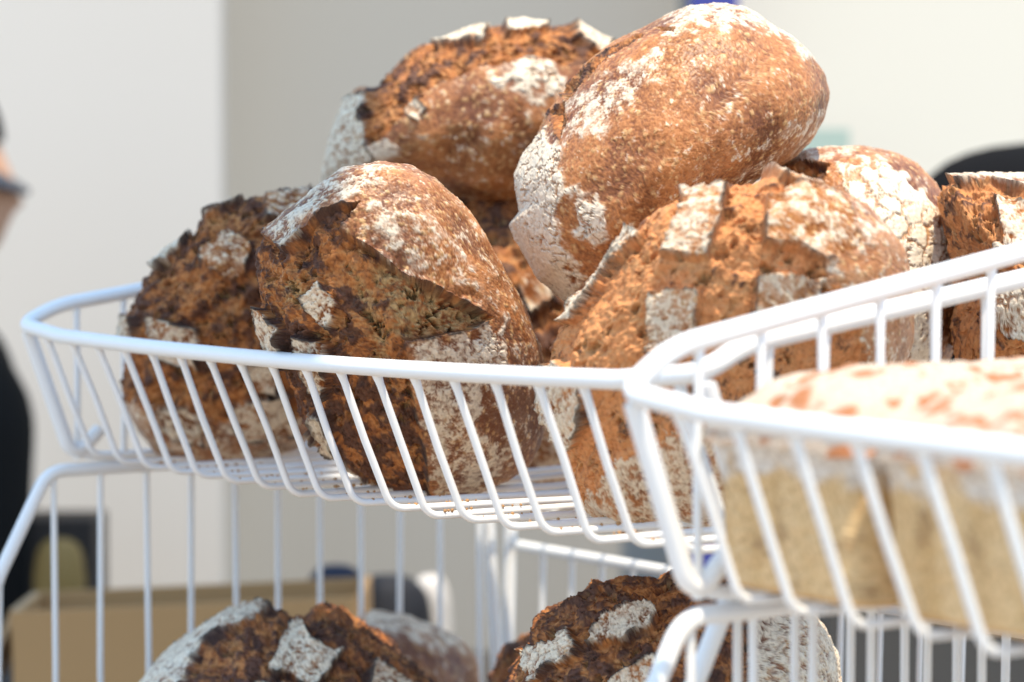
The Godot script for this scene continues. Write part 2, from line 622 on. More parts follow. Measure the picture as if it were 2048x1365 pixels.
# floor at y = 0 in the basket's own frame; x along the front, -z to the back
func basket(called: String, label: String, corner: Vector3, turn: float, tall: float, jump := 0.0125, SLOPE := 0.152) -> Node3D:
	var o := thing(called, label, "basket", corner - Vector3(0, HIGH, 0), "stacked white wire baskets")
	o.rotation.y = -turn
	var m: Material = mats.wire
	var rim := []
	for k in 13:
		var s := LEN * k / 12.0
		rim.append(Vector3(s, HIGH + sag(s, 0.0055) + (0.004 if k == 0 or k == 12 else 0.0), 0))
	rim.append(Vector3(LEN, HIGH + jump + SLOPE * 0.026, -0.026))
	rim.append(Vector3(LEN, HIGH + jump + SLOPE * DEEP, -DEEP))
	rim.append(Vector3(0, HIGH + jump + SLOPE * DEEP, -DEEP))
	rim.append(Vector3(0, HIGH + jump + SLOPE * 0.026, -0.026))
	if tall > 0.0:
		part("rim", tube(PackedVector3Array(rim.slice(0, 13)), 0.0048, 16), m, o)
	else:
		part("rim", tube(fillet(rim, 0.013, true, 8), 0.0048, 16, true), m, o)
	var fr := [Vector3(0, 0.012, -INSET + 0.004), Vector3(0, -0.0005, -INSET - 0.012), Vector3(0, -0.0005, -DEEP + 0.01), Vector3(LEN, -0.0005, -DEEP + 0.01), Vector3(LEN, -0.0005, -INSET - 0.012), Vector3(LEN, 0.012, -INSET + 0.004)]
	part("floor_frame", tube(fillet(fr, 0.02, false, 6), 0.0034, 12), m, o)
	for x in [0.0, LEN]:
		var inner: float = 0.001 if x == 0.0 else LEN - 0.001
		part("corner_post", tube(fillet([Vector3(inner, HIGH - 0.001, -0.004), Vector3(inner, 0.006, -INSET + 0.001), Vector3(inner, 0.004, -INSET - 0.008), Vector3(inner, 0.018, -INSET - 0.022)], 0.007), 0.0047, 14), m, o)
		part("back_post", tube(fillet([Vector3(inner, 0, -DEEP + 0.012), Vector3(inner, HIGH + jump + SLOPE * DEEP if tall == 0.0 else tall - 0.004, -DEEP + 0.004)], 0.01), 0.0047, 14), m, o)
	var back_top := HIGH + jump - 0.002 + SLOPE * DEEP if tall == 0.0 else tall - 0.078
	var rng := RandomNumberGenerator.new()
	rng.seed = 7 + int(corner.x * 1000.0) + int(corner.y * 1000.0)
	# wires from the front rim under the bread and up the back
	for k in 19:
		var s := 0.036 * (k + 1)
		var f := sag(s, 0.0042)
		var off := rng.randf_range(-0.0009, 0.0009)
		var dip := rng.randf_range(-0.0008, 0.0008)
		var deep := INSET + rng.randf_range(-0.0014, 0.0014)
		var top := Vector3(s, HIGH + sag(s, 0.0055) - 0.002, -0.001)
		var foot := Vector3(s + off, 0.004 + f + dip, -deep)
		var run := (foot - top).normalized()
		var path := [top, top + run * 0.004, top + run * 0.008, top.lerp(foot, 0.5) + Vector3(off * 0.6, 0, dip), foot, Vector3(s + off * 0.5, 0.002 + f - dip, -0.2), Vector3(s, 0.004, -DEEP + 0.006), Vector3(s, back_top - 0.008, -DEEP + 0.001), Vector3(s, back_top - 0.004, -DEEP + 0.001), Vector3(s, back_top, -DEEP + 0.001)]
		part("wire", tube(fillet(path, 0.009, false, 8), 0.0021, 12, false, true), m, o)
	# upright side wires; a tall basket's sides reach up to carry the one above
	for k in 11:
		var b := 0.040 + 0.035 * k
		var y := HIGH + jump - 0.001 + SLOPE * b
		if tall > 0.0:
			y = tall
		for x in [0.0, LEN]:
			part("side_wire", tube(PackedVector3Array([Vector3(x, y, -b), Vector3(x, y - 0.004, -b), Vector3(x, y - 0.008, -b), Vector3(x + rng.randf_range(-0.0008, 0.0008), y * 0.5, -b + rng.randf_range(-0.0012, 0.0012)), Vector3(x, 0.006, -b), Vector3(x, 0.003, -b), Vector3(x, -0.001, -b)]), 0.0021, 10, false, true), m, o)
	for b in [0.12, 0.21, 0.30, 0.38]:
		part("cross_bar", tube(fillet([Vector3(0, -0.003, -b), Vector3(LEN * 0.5, -0.003 - 0.0042, -b), Vector3(LEN, -0.003, -b)], 0.2, false, 6), 0.0024, 10), m, o)
	if tall > 0.0:
		for x in [0.0, LEN]:
			part("side_rail", tube(fillet([Vector3(x, HIGH + 0.006, 0.012), Vector3(x, tall - 0.075, 0.004), Vector3(x, tall, -0.036), Vector3(x, tall, -DEEP + 0.03), Vector3(x, 0.01, -DEEP + 0.012)], 0.013, false, 9), 0.0045, 14), m, o)
			part("side_wire", tube(PackedVector3Array([Vector3(x, HIGH, 0.002), Vector3(x, tall - 0.066, -0.0005)]), 0.0021, 10), m, o)
		var yb := tall - 0.078
		part("back_rail", tube(PackedVector3Array([Vector3(0, yb, -DEEP + 0.002), Vector3(LEN, yb, -DEEP + 0.002)]), 0.004, 12), m, o)
	return o

# ---------------------------------------------------------------- a bystander at the edge of the frame

func capsule(p: Vector3, a: Vector3, b: Vector3, ra: float, rb: float) -> float:
	var ab := b - a
	var t := clampf((p - a).dot(ab) / ab.length_squared(), 0.0, 1.0)
	return p.distance_to(a + ab * t) - lerpf(ra, rb, t)

func blend(a: float, b: float, k: float) -> float:
	var h := clampf(0.5 + 0.5 * (b - a) / k, 0.0, 1.0)
	return lerpf(b, a, h) - k * h * (1.0 - h)

# Surface nets over a field made of tapered capsules and ellipsoids; faces +x.
func person(at: Vector3, height: float) -> void:
	var o := thing("person", "person in a black top and dark peaked cap standing by the pale wall", "person", at)
	var s := height / 1.75
	var bones := []
	var B := func(ax: float, ay: float, az: float, bx: float, by: float, bz: float, r0: float, r1: float): bones.append([Vector3(ax, ay, az) * s, Vector3(bx, by, bz) * s, r0 * s, r1 * s])
	for q in [-1.0, 1.0]:
		B.call(0.0, 0.93, 0.09 * q, 0.02, 0.50, 0.10 * q, 0.088, 0.058)
		B.call(0.02, 0.50, 0.10 * q, -0.01, 0.09, 0.11 * q, 0.056, 0.040)
		B.call(-0.03, 0.05, 0.11 * q, 0.15, 0.035, 0.13 * q, 0.042, 0.034)
		B.call(0.0, 1.41, 0.17 * q, -0.02, 1.13, 0.24 * q, 0.056, 0.043)
		B.call(-0.02, 1.13, 0.24 * q, 0.10, 0.90, 0.23 * q, 0.041, 0.030)
		B.call(0.10, 0.90, 0.23 * q, 0.14, 0.80, 0.215 * q, 0.034, 0.020)
	B.call(0.0, 0.98, -0.07, 0.0, 0.98, 0.07, 0.11, 0.11)
	B.call(0.0, 1.05, 0.0, 0.0, 1.30, 0.0, 0.125, 0.14)
	B.call(0.0, 1.36, -0.11, 0.0, 1.36, 0.11, 0.095, 0.095)
	B.call(-0.01, 1.40, 0.0, 0.02, 1.54, 0.0, 0.062, 0.056)
	B.call(0.01, 1.62, 0.0, 0.005, 1.665, 0.0, 0.082, 0.088)
	B.call(0.05, 1.565, 0.0, 0.045, 1.62, 0.0, 0.052, 0.066)
	B.call(0.100, 1.625, 0.0, 0.118, 1.598, 0.0, 0.010, 0.015)
	B.call(0.092, 1.563, -0.015, 0.092, 1.563, 0.015, 0.013, 0.013)
	for q in [-1.0, 1.0]:
		B.call(0.0, 1.60, 0.083 * q, 0.0, 1.64, 0.088 * q, 0.011, 0.013)
	var step := 0.016
	var lo := Vector3(-0.26, -0.03, -0.36) * s
	var n := Vector3i(int(0.54 * s / step), int(1.84 * s / step), int(0.72 * s / step))
	var field := PackedFloat32Array()
	field.resize(n.x * n.y * n.z)
	field.fill(1.0)
	for bn in bones:
		var p0: Vector3 = bn[0]
		var p1: Vector3 = bn[1]
		var rad: float = maxf(bn[2], bn[3]) + 0.06
		var mn := (p0.min(p1) - Vector3.ONE * rad - lo) / step
		var mx := (p0.max(p1) + Vector3.ONE * rad - lo) / step
		for y in range(maxi(0, int(mn.y)), mini(n.y, int(mx.y) + 2)):
			for z in range(maxi(0, int(mn.z)), mini(n.z, int(mx.z) + 2)):
				for x in range(maxi(0, int(mn.x)), mini(n.x, int(mx.x) + 2)):
					var k := (y * n.z + z) * n.x + x
					field[k] = blend(field[k], capsule(lo + Vector3(x, y, z) * step, p0, p1, bn[2], bn[3]), 0.022)
	var idx := {}
	var st := SurfaceTool.new()
	st.begin(Mesh.PRIMITIVE_TRIANGLES)
	st.set_smooth_group(0)
	var count := 0
	var off := [0, 1, n.x, n.x + 1, n.x * n.z, n.x * n.z + 1, n.x * n.z + n.x, n.x * n.z + n.x + 1]
	for y in n.y - 1:
		for z in n.z - 1:
			for x in n.x - 1:
				var k := (y * n.z + z) * n.x + x
				var neg := 0
				for e in off:
					if field[k + e] < 0.0:
						neg += 1
				if neg == 0 or neg == 8:
					continue
				var sum := Vector3.ZERO
				var wsum := 0.0
				for e in 8:
					for ax in 3:
						var f := e | (1 << ax)
						if f == e:
							continue
						var d0 := field[k + off[e]]
						var d1 := field[k + off[f]]
						if (d0 < 0.0) == (d1 < 0.0):
							continue
						var t := d0 / (d0 - d1)
						var c0 := Vector3(e & 1, e >> 2, (e >> 1) & 1)
						var c1 := Vector3(f & 1, f >> 2, (f >> 1) & 1)
						sum += c0.lerp(c1, t)
						wsum += 1.0
				var p := lo + (Vector3(x, y, z) + sum / wsum) * step
				var hh := p.y / s
				var c := Color(0.012, 0.012, 0.014)
				if hh > 1.47 or (hh < 0.93 and absf(p.z / s) > 0.185 and hh > 0.7):
					c = Color(0.56, 0.33, 0.22)
				if hh > 1.60 and p.x / s < -0.02:
					c = Color(0.03, 0.02, 0.015)
				if hh < 0.95 and absf(p.z / s) < 0.185:
					c = Color(0.02, 0.022, 0.03)
				st.set_color(c)
				st.add_vertex(p)
				idx[k] = count
				count += 1
	for k in idx:
		var x: int = k % n.x
		var z: int = (k / n.x) % n.z
		var y: int = k / (n.x * n.z)
		if x < 1 or y < 1 or z < 1:
			continue
		for ax in 3:
			var nb: int = k + [1, n.x, n.x * n.z][ax]
			if (field[k] < 0.0) == (field[nb] < 0.0):
				continue
			var d1: int = [n.x, n.x * n.z, 1][ax]
			var d2: int = [n.x * n.z, 1, n.x][ax]
			var q := [idx.get(k), idx.get(k - d1), idx.get(k - d1 - d2), idx.get(k - d2)]
			if q.has(null):
				continue
			var order := [0, 2, 1, 0, 3, 2] if field[k] < 0.0 else [0, 1, 2, 0, 2, 3]
			if ax != 0 and ax != 1 and ax != 2:
				order.reverse()
			for e in order:
				st.add_index(q[e])
	st.generate_normals()
	part("body", st.commit(), mats.cloth, o)
	# peaked cap
	var cap := SphereMesh.new()
	cap.radius = 0.104 * s
	cap.height = 0.104 * s
	cap.is_hemisphere = true
	var cp := part("cap", cap, mats.dark, o)
	cp.position = Vector3(0.0, 1.672, 0.0) * s
	var bst := SurfaceTool.new()
	bst.begin(Mesh.PRIMITIVE_TRIANGLES)
	for k in 13:
		var a := -1.15 + 2.3 * k / 12.0
		for e in 2:
			var r0 := 0.095 * s
			var r1 := (0.095 + 0.055 * cos(a * 0.9)) * s
			bst.add_vertex(Vector3(cos(a) * r0, 0.004 - e * 0.006, sin(a) * r0))
			bst.add_vertex(Vector3(cos(a) * r1, -0.012 - e * 0.006, sin(a) * r1))
	for k in 12:
		var q := k * 4
		for f in [[0, 1, 4], [1, 5, 4], [2, 6, 3], [3, 6, 7], [1, 3, 5], [3, 7, 5]]:
			for e in f:
				bst.add_index(q + e)
	bst.generate_normals()
	var br := part("brim", bst.commit(), mats.brim, cp)
	br.rotation.z = -0.35

# ---------------------------------------------------------------- scene

func _ready() -> void:
	# camera
	var cam := Camera3D.new()
	cam.name = "camera"
	add_child(cam)
	cam.position = EYE
	cam.rotation = Vector3(-PITCH, 0, 0)
	var lens := CameraAttributesPhysical.new()
	lens.frustum_focal_length = 12.0 / (682.5 / FOCAL)
	lens.frustum_focus_distance = 1.40
	lens.frustum_near = 0.05
	lens.frustum_far = 100.0
	lens.exposure_aperture = 5.6
	cam.attributes = lens
	cam.fov = rad_to_deg(2.0 * atan(682.5 / FOCAL))
	cam.near = 0.05
	cam.far = 100.0
	cam.current = true
	# sky
	var sky_m := ProceduralSkyMaterial.new()
	sky_m.sky_top_color = Color(0.60, 0.765, 0.95)
	sky_m.sky_horizon_color = Color(0.87, 0.92, 0.95)
	sky_m.sky_curve = 0.25
	sky_m.ground_bottom_color = Color(0.35, 0.33, 0.31)
	sky_m.ground_horizon_color = Color(0.6, 0.58, 0.55)
	sky_m.sun_angle_max = 1.0
	var sky := Sky.new()
	sky.sky_material = sky_m
	var env := Environment.new()
	env.background_mode = Environment.BG_SKY
	env.sky = sky
	env.tonemap_mode = Environment.TONE_MAPPER_LINEAR
	env.tonemap_exposure = 1.85
	env.sdfgi_enabled = true
	env.ssao_enabled = true
	env.ssil_enabled = true
	var we := WorldEnvironment.new()
	we.name = "environment"
	we.environment = env
	add_child(we)
	# sun, high up
	var sun := DirectionalLight3D.new()
	sun.name = "sun"
	add_child(sun)
	sun.look_at_from_position(Vector3(0.12, 1.0, 0.35), Vector3.ZERO, Vector3.RIGHT)
	sun.light_energy = 1.02
	sun.light_color = Color(1.0, 0.93, 0.82)
	sun.light_angular_distance = 0.6
	sun.shadow_enabled = true

	mats.wire = mat(Color(0.86, 0.875, 0.87), 0.38)
	mats.crust = grained(vmat(0.46, 0.5), FastNoiseLite.TYPE_SIMPLEX_SMOOTH, 0.022, Color(0.60, 0.52, 0.45), 0.022, 0.085, 5)
	mats.crumb = grained(vmat(0.66, 0.4), FastNoiseLite.TYPE_SIMPLEX_SMOOTH, 0.018, Color(0.55, 0.47, 0.41), 0.022, 0.075, 6)
	mats.patch = grained(vmat(0.88, 0.25), FastNoiseLite.TYPE_SIMPLEX_SMOOTH, 0.03, Color(0.66, 0.60, 0.52), 0.035, 0.080, 7)
	mats.cloth = vmat(0.85, 0.2)
	mats.dark = mat(Color(0.008, 0.008, 0.009), 0.9, 0.2)
	mats.brim = mat(Color(0.13, 0.135, 0.15), 0.9, 0.2)

	# ---- setting
	var ground := BoxMesh.new()
	ground.size = Vector3(40, 0.2, 40)
	setting("ground", ground, mat(Color(0.32, 0.31, 0.29), 0.9), Vector3(0, -0.1, 0))
	background()

	# ---- baskets
	var a := EYE + Vector3(-0.32648, -0.06967, -1.70243)
	var tall := 0.265
	var stack_a := basket("wire_basket", "white wire basket piled high with round country loaves", a, YAW, 0.0)
	stack_a.position.y += 0.0
	basket("wire_basket", "white wire basket below the round loaves with tall sides holding up another basket", a - Vector3(0, tall + 0.0085, 0) - Vector3(sin(YAW), 0, -cos(YAW)) * 0.018, YAW, tall)
	var b := EYE + Vector3(0.0480, -0.0745, -1.0850)
	var yaw_b := 0.975
	var bb := basket("wire_basket", "white wire basket holding tin loaves with floury tops", b, yaw_b, 0.0, 0.0175, 0.19)
	basket("wire_basket", "empty white wire basket with tall sides under the tin loaves", b - Vector3(0, tall + 0.0085, 0) - Vector3(sin(yaw_b), 0, -cos(yaw_b)) * 0.004, yaw_b, tall)
	var floor_y := a.y - HIGH - tall - 0.0085 - 0.0075
	# table under the stacks
	var table := thing("table", "wooden table under the stacked wire baskets", "table", Vector3(0.25, 0, -1.35))
	var wood := mat(Color(0.36, 0.25, 0.15), 0.6)
	for k in 8:
		var q := part("plank", box(Vector3(2.2, 0.03, 0.148)), wood, table)
		q.position = Vector3(0, floor_y - 0.016, -0.525 + 0.15 * k)
	for x in [-1.0, 1.0]:
		for zz in [-0.5, 0.5]:
			var q := part("leg", box(Vector3(0.06, floor_y - 0.031, 0.06)), wood, table)
			q.position = Vector3(x, (floor_y - 0.031) / 2, zz)

	loaves()
	bake()

	# crumbs shed on the basket floor
	var crumbs := MultiMesh.new()
	crumbs.transform_format = MultiMesh.TRANSFORM_3D
	var bit := SphereMesh.new()
	bit.radius = 0.0009
	bit.height = 0.0014
	bit.radial_segments = 7
	bit.rings = 4
	crumbs.mesh = bit
	crumbs.instance_count = 130
	var rng := RandomNumberGenerator.new()
	rng.seed = 4
	for k in 130:
		var s := 0.036 * rng.randi_range(2, 18)
		var at := Vector3(s + rng.randf_range(-0.001, 0.001), 0.0062 + sag(s, 0.0042), -INSET - 0.006 - rng.randf() * 0.06)
		crumbs.set_instance_transform(k, Transform3D(Basis.from_euler(Vector3(rng.randf() * 6.0, rng.randf() * 6.0, 0)).scaled(Vector3.ONE * rng.randf_range(0.5, 1.5)), stack_a.transform * at))
	var cn := MultiMeshInstance3D.new()
	cn.name = "crumbs"
	cn.multimesh = crumbs
	cn.material_override = mat(Color(0.45, 0.25, 0.11), 0.9)
	add_child(cn)
	cn.set_meta("kind", "stuff")
	tag(cn, "tiny brown crumbs shed on the basket's floor wires", "crumbs")
	# tin loaves stand in the right-hand basket
	var spots := [[0.055, 0.104], [0.166, 0.112]]
	for k in 2:
		var local := Vector3(spots[k][0], 0.006, -0.037 - 0.13)
		var t := thing("tin_loaf", ["tin loaf with floury split top at the end of its basket", "tin loaf with tan sides and streaked floury top beside another tin loaf"][k], "bread", bb.transform * local, "tin loaves in the wire basket")
		t.rotation.y = -yaw_b
		tin_loaf(t, Vector3(spots[k][1], 0.073, 0.26), 0.022, 900 + k * 37)

func slab(called: String, label: String, category: String, x0: float, x1: float, y0: float, y1: float, z: float, deep: float, m: Material) -> MeshInstance3D:
	# an upright board whose front face covers those photo pixels at depth z
	var p := un((x0 + x1) * 0.5, (y0 + y1) * 0.5, z)
	var k := z / FOCAL
	var o := MeshInstance3D.new()
	o.name = numbered(called)
	o.mesh = box(Vector3((x1 - x0) * k, (y1 - y0) * k, deep))
	o.material_override = m
	add_child(o)
	o.position = p - Vector3(0, 0, deep * 0.5)
	tag(o, label, category)
	return o

func upright(called: String, label: String, category: String, x0: float, x1: float, top: float, z: float, deep: float, m: Material) -> MeshInstance3D:
	# like slab, but standing on the ground
	var k := z / FOCAL
	var t := un((x0 + x1) * 0.5, top, z)
	var o := MeshInstance3D.new()
	o.name = numbered(called)
	o.mesh = box(Vector3((x1 - x0) * k, t.y, deep))
	o.material_override = m
	add_child(o)
	o.position = Vector3(t.x, t.y * 0.5, t.z - deep * 0.5)
	tag(o, label, category)
	return o

func background() -> void:
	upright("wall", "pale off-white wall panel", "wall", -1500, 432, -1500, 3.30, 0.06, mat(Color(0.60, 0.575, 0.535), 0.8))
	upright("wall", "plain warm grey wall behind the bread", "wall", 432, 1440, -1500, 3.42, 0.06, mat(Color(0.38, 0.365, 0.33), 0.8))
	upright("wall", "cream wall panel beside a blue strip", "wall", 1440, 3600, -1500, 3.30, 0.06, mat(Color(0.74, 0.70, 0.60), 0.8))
	upright("banner", "narrow deep blue upright banner between grey and cream walls", "banner", 1385, 1480, -700, 3.22, 0.03, mat(Color(0.05, 0.06, 0.30), 0.7))

	# unseen canvas on poles, added above the frame to shade the left end
	var cloth := mat(Color(0.72, 0.70, 0.66), 0.9)
	var aw := thing("added_awning", "unseen canvas on two poles, added to shade one end of the baskets", "added_awning", Vector3(-0.40, 0, -1.5))
	var sheet := part("canvas", box(Vector3(1.04, 0.012, 1.6)), cloth, aw)
	sheet.position = Vector3(0, 3.20, 0)
	for zz in [-0.78, 0.78]:
		var rod := part("pole", tube(PackedVector3Array([Vector3(-0.5, 0, zz), Vector3(-0.5, 3.19, zz)]), 0.02), mats.brim, aw)
		rod.position.y = 0.0
	# kraft paper bag behind the lower basket
	var k := 2.25 / FOCAL
	var kraft := mat(Color(0.46, 0.265, 0.11), 0.8)
	var kraft_in := mat(Color(0.44, 0.30, 0.17), 0.85)
	var left := un(28, 1225, 2.25)
	var right := un(722, 1195, 2.25)
	var tall := 0.15
	var bag := thing("cardboard_box", "open brown cardboard box behind the lower wire basket", "box", Vector3(left.x, left.y - tall, left.z))
	var wide := right.x - left.x
	for q in [[wide * 0.5, 0.0], [wide * 0.5, -0.12]]:
		var f := part("side_panel", box(Vector3(wide, tall, 0.006)), kraft, bag)
		f.position = Vector3(q[0], tall * 0.5 + 0.007, q[1])
		f.rotation.z = 0.045
	for x in [0.0, wide]:
		var f := part("end_panel", box(Vector3(0.006, tall, 0.112)), kraft, bag)
		f.position = Vector3(x, tall * 0.5 + (0.016 if x > 0 else 0.0), -0.06)
	var fl := part("flap", box(Vector3(0.10, 0.006, 0.11)), kraft_in, bag)
	fl.position = Vector3(-0.022, tall - 0.045, -0.06)
	fl.rotation.z = 1.15
	var stand := upright("bench", "low dark bench carrying the cardboard box", "bench", -500, 1080, 1500, 2.2, 0.75, mat(Color(0.06, 0.055, 0.05), 0.7))
	stand.mesh.size.y = bag.position.y
	stand.position.y = bag.position.y * 0.5
	# small things on the bench and further off
	upright("shade_block", "dark grey block standing in for the shade behind the end of the lower baskets", "shade_block", 1655, 2500, 1170, 2.3, 0.4, mat(Color(0.055, 0.052, 0.048), 0.6))  # dark box put in place of the shade behind the lower baskets
	var navy := mat(Color(0.012, 0.016, 0.035), 0.8)
	lump("cloth_bag", "navy cloth bag slumped behind the cardboard box", "bag", 672, 1130, 70, 2.50, bag.position.y, navy, 11)
	lump("cloth_bag", "black cloth bag beside a white jug on the bench", "bag", 775, 1150, 90, 2.55, bag.position.y, mat(Color(0.008, 0.009, 0.014), 0.8), 12)
	lump("jug", "blurred white jug standing on the bench", "jug", 862, 1150, 44, 2.60, bag.position.y, mat(Color(0.62, 0.58, 0.53), 0.5), 13)
	lump("jar", "jar of something yellow beside the person in black", "jar", 118, 1078, 52, 2.86, bag.position.y, mat(Color(0.30, 0.18, 0.045), 0.6), 14)
	upright("rack", "dark wooden rack behind the yellow jar", "rack", 10, 186, 1040, 2.98, 0.1, mat(Color(0.035, 0.025, 0.02), 0.7))
	slab("sign", "small green sign on the cream wall", "sign", 1560, 1700, 258, 320, 3.24, 0.02, mat(Color(0.40, 0.50, 0.43), 0.7))
	lump("backpack", "big rounded black backpack against the cream wall", "backpack", 2160, 284, 400, 2.52, un(2100, 1170, 2.3).y, mats.dark, 16)
	var edge := un(58, 470, 2.95)
	person(Vector3(edge.x - 0.124, 0, edge.z), un(0, 236, 2.95).y + 0.045)

# a soft rounded thing standing on base_y whose top reaches that photo pixel
func lump(called: String, label: String, category: String, px: float, top: float, half: float, z: float, base_y: float, m: Material, sd: int) -> MeshInstance3D:
	var t := un(px, top, z)
	var hgt := t.y - base_y
	var rad := half * z / FOCAL
	var n := noise(FastNoiseLite.TYPE_SIMPLEX_SMOOTH, 1.1, 2, sd)
	var st := SurfaceTool.new()
	st.begin(Mesh.PRIMITIVE_TRIANGLES)
	st.set_smooth_group(0)
	for j in 25:
		for i in 33:
			var a := TAU * (i % 32) / 32.0
			var e := PI * j / 24.0
			var d := Vector3(cos(a) * pow(sin(e), 0.6), signf(cos(e)) * pow(absf(cos(e)), 0.7), sin(a) * pow(sin(e), 0.6))
			var k := 1.0 + 0.10 * n.get_noise_3dv(d)
			st.add_vertex(Vector3(d.x * rad * k, (d.y * 0.5 + 0.5) * hgt, d.z * rad * 0.8 * k))
	for j in 24:
		for i in 32:
			var q := j * 33 + i
			for e in [q, q + 1, q + 33, q + 1, q + 34, q + 33]:
				st.add_index(e)
	st.generate_normals()
	var o := MeshInstance3D.new()
	o.name = numbered(called)
	o.mesh = st.commit()
	o.material_override = m
	add_child(o)
	o.position = Vector3(t.x, base_y, t.z)
	tag(o, label, category)
	return o

# photo-traced loaves: outline and surface regions in photo pixels, distance from what each rests on
func loaves() -> void:
	loaf({"called": "country_loaf", "label": "dark crusty loaf scored in squares, lowest at the basket's open corner", "c": [460, 665], "z": 1.69, "thick": 0.078, "tilt": -0.55, "n": 300, "base": "crumb", "burnt": 0.40, "grain": 40.0, "toast": 0.44,
		"outline": [640, 384, 590, 378, 548, 392, 495, 402, 432, 425, 395, 472, 330, 520, 288, 548, 280, 600, 250, 625, 240, 680, 236, 722, 234, 770, 245, 820, 262, 870, 290, 910, 330, 935, 390, 948, 450, 945, 520, 930, 575, 905, 630, 860, 690, 780, 715, 680, 705, 540, 680, 430],
		"regions": [
			{"k": "crust", "soft": true, "f": 0.40, "p": [240, 800, 300, 815, 420, 830, 520, 850, 640, 830, 760, 900, 600, 1200, 200, 1100, 180, 850]},
			{"k": "patch", "f": 0.62, "p": [250, 628, 284, 640, 290, 692, 246, 692]},
			{"k": "patch", "f": 0.62, "p": [318, 636, 420, 660, 416, 745, 328, 715]},
			{"k": "patch", "f": 0.40, "p": [430, 500, 490, 468, 536, 500, 520, 552, 490, 568, 430, 530]},
			{"k": "patch", "f": 0.70, "p": [308, 528, 392, 462, 404, 488, 328, 542]},
			{"k": "patch", "f": 0.60, "p": [322, 818, 400, 812, 412, 890, 340, 880]},
			{"k": "patch", "f": 0.60, "p": [470, 815, 585, 785, 595, 870, 490, 885]},
			{"k": "patch", "f": 0.68, "p": [508, 725, 562, 725, 566, 790, 520, 782]},
			{"k": "patch", "f": 0.45, "p": [550, 400, 640, 380, 640, 440, 560, 442]},
			{"k": "patch", "f": 0.5, "p": [420, 420, 500, 396, 500, 412, 424, 440]}]})
	loaf({"called": "country_loaf", "label": "upright loaf with a torn dark face under a smooth brown floury dome", "c": [800, 685], "z": 1.48, "thick": 0.078, "tilt": -0.6, "lean": 0.1, "n": 460, "base": "crumb", "burnt": 0.40, "toast": 0.52,
		"outline": [770, 338, 830, 345, 880, 370, 930, 420, 975, 480, 1010, 540, 1040, 590, 1060, 640, 1082, 700, 1092, 780, 1092, 850, 1085, 900, 1060, 940, 1010, 975, 950, 1005, 880, 1015, 845, 1022, 790, 1005, 740, 985, 690, 955, 650, 915, 610, 890, 590, 840, 570, 790, 545, 720, 525, 660, 515, 600, 512, 550, 525, 510, 545, 465, 580, 430, 640, 390, 700, 350, 735, 341],
		"regions": [
			{"k": "crust", "f": 0.25, "p": [535, 470, 588, 505, 640, 462, 690, 440, 738, 418, 705, 476, 760, 503, 830, 558, 900, 592, 990, 638, 940, 662, 870, 676, 820, 682, 828, 780, 852, 900, 858, 1060, 1000, 1200, 1300, 1000, 1400, 600, 1000, 100, 700, 100, 450, 350]},
			{"k": "flour", "f": 0.56, "p": [550, 465, 590, 500, 640, 455, 745, 410, 800, 360, 700, 350, 620, 400]},
			{"k": "flour", "f": 0.43, "p": [712, 470, 790, 500, 850, 550, 960, 590, 930, 500, 850, 430, 760, 420]},
			{"k": "flour", "f": 0.55, "p": [830, 690, 1020, 650, 1000, 720, 960, 850, 1020, 900, 960, 1000, 870, 1010, 860, 880]},
			{"k": "flour", "f": 0.72, "p": [940, 660, 1010, 655, 1010, 730, 950, 730]},
			{"k": "pale", "f": 0.8, "p": [745, 540, 800, 530, 860, 575, 930, 605, 985, 636, 930, 655, 850, 668, 790, 660, 800, 600]},
			{"k": "pale", "f": 0.6, "p": [715, 540, 745, 560, 775, 640, 790, 715, 760, 715, 740, 640]},
			{"k": "pale", "f": 0.6, "p": [560, 570, 600, 560, 640, 590, 610, 620, 570, 610]},
			{"k": "scorch", "f": 0.30, "p": [500, 640, 600, 640, 700, 660, 720, 760, 830, 780, 860, 1030, 760, 1030, 600, 880, 520, 760]},
			{"k": "scorch", "f": 0.32, "p": [825, 690, 960, 670, 1110, 640, 1150, 950, 960, 1060, 860, 1030]},
			{"k": "scorch", "f": 0.35, "p": [670, 580, 720, 600, 740, 740, 690, 740]},
			{"k": "scorch", "f": 0.4, "p": [520, 470, 600, 500, 640, 470, 640, 510, 560, 540, 515, 540]},
			{"k": "patch", "f": 0.66, "p": [655, 568, 690, 610, 674, 662, 650, 645, 622, 605]},
			{"k": "patch", "f": 0.60, "p": [606, 675, 664, 690, 662, 800, 640, 792, 614, 740]},
			{"k": "patch", "f": 0.62, "p": [522, 615, 576, 662, 570, 740, 556, 742, 528, 690]},
			{"k": "patch", "f": 0.62, "p": [618, 826, 650, 838, 676, 918, 640, 905]},
			{"k": "patch", "f": 0.7, "p": [590, 880, 640, 930, 700, 975, 760, 1000, 740, 1030, 600, 950]}]})
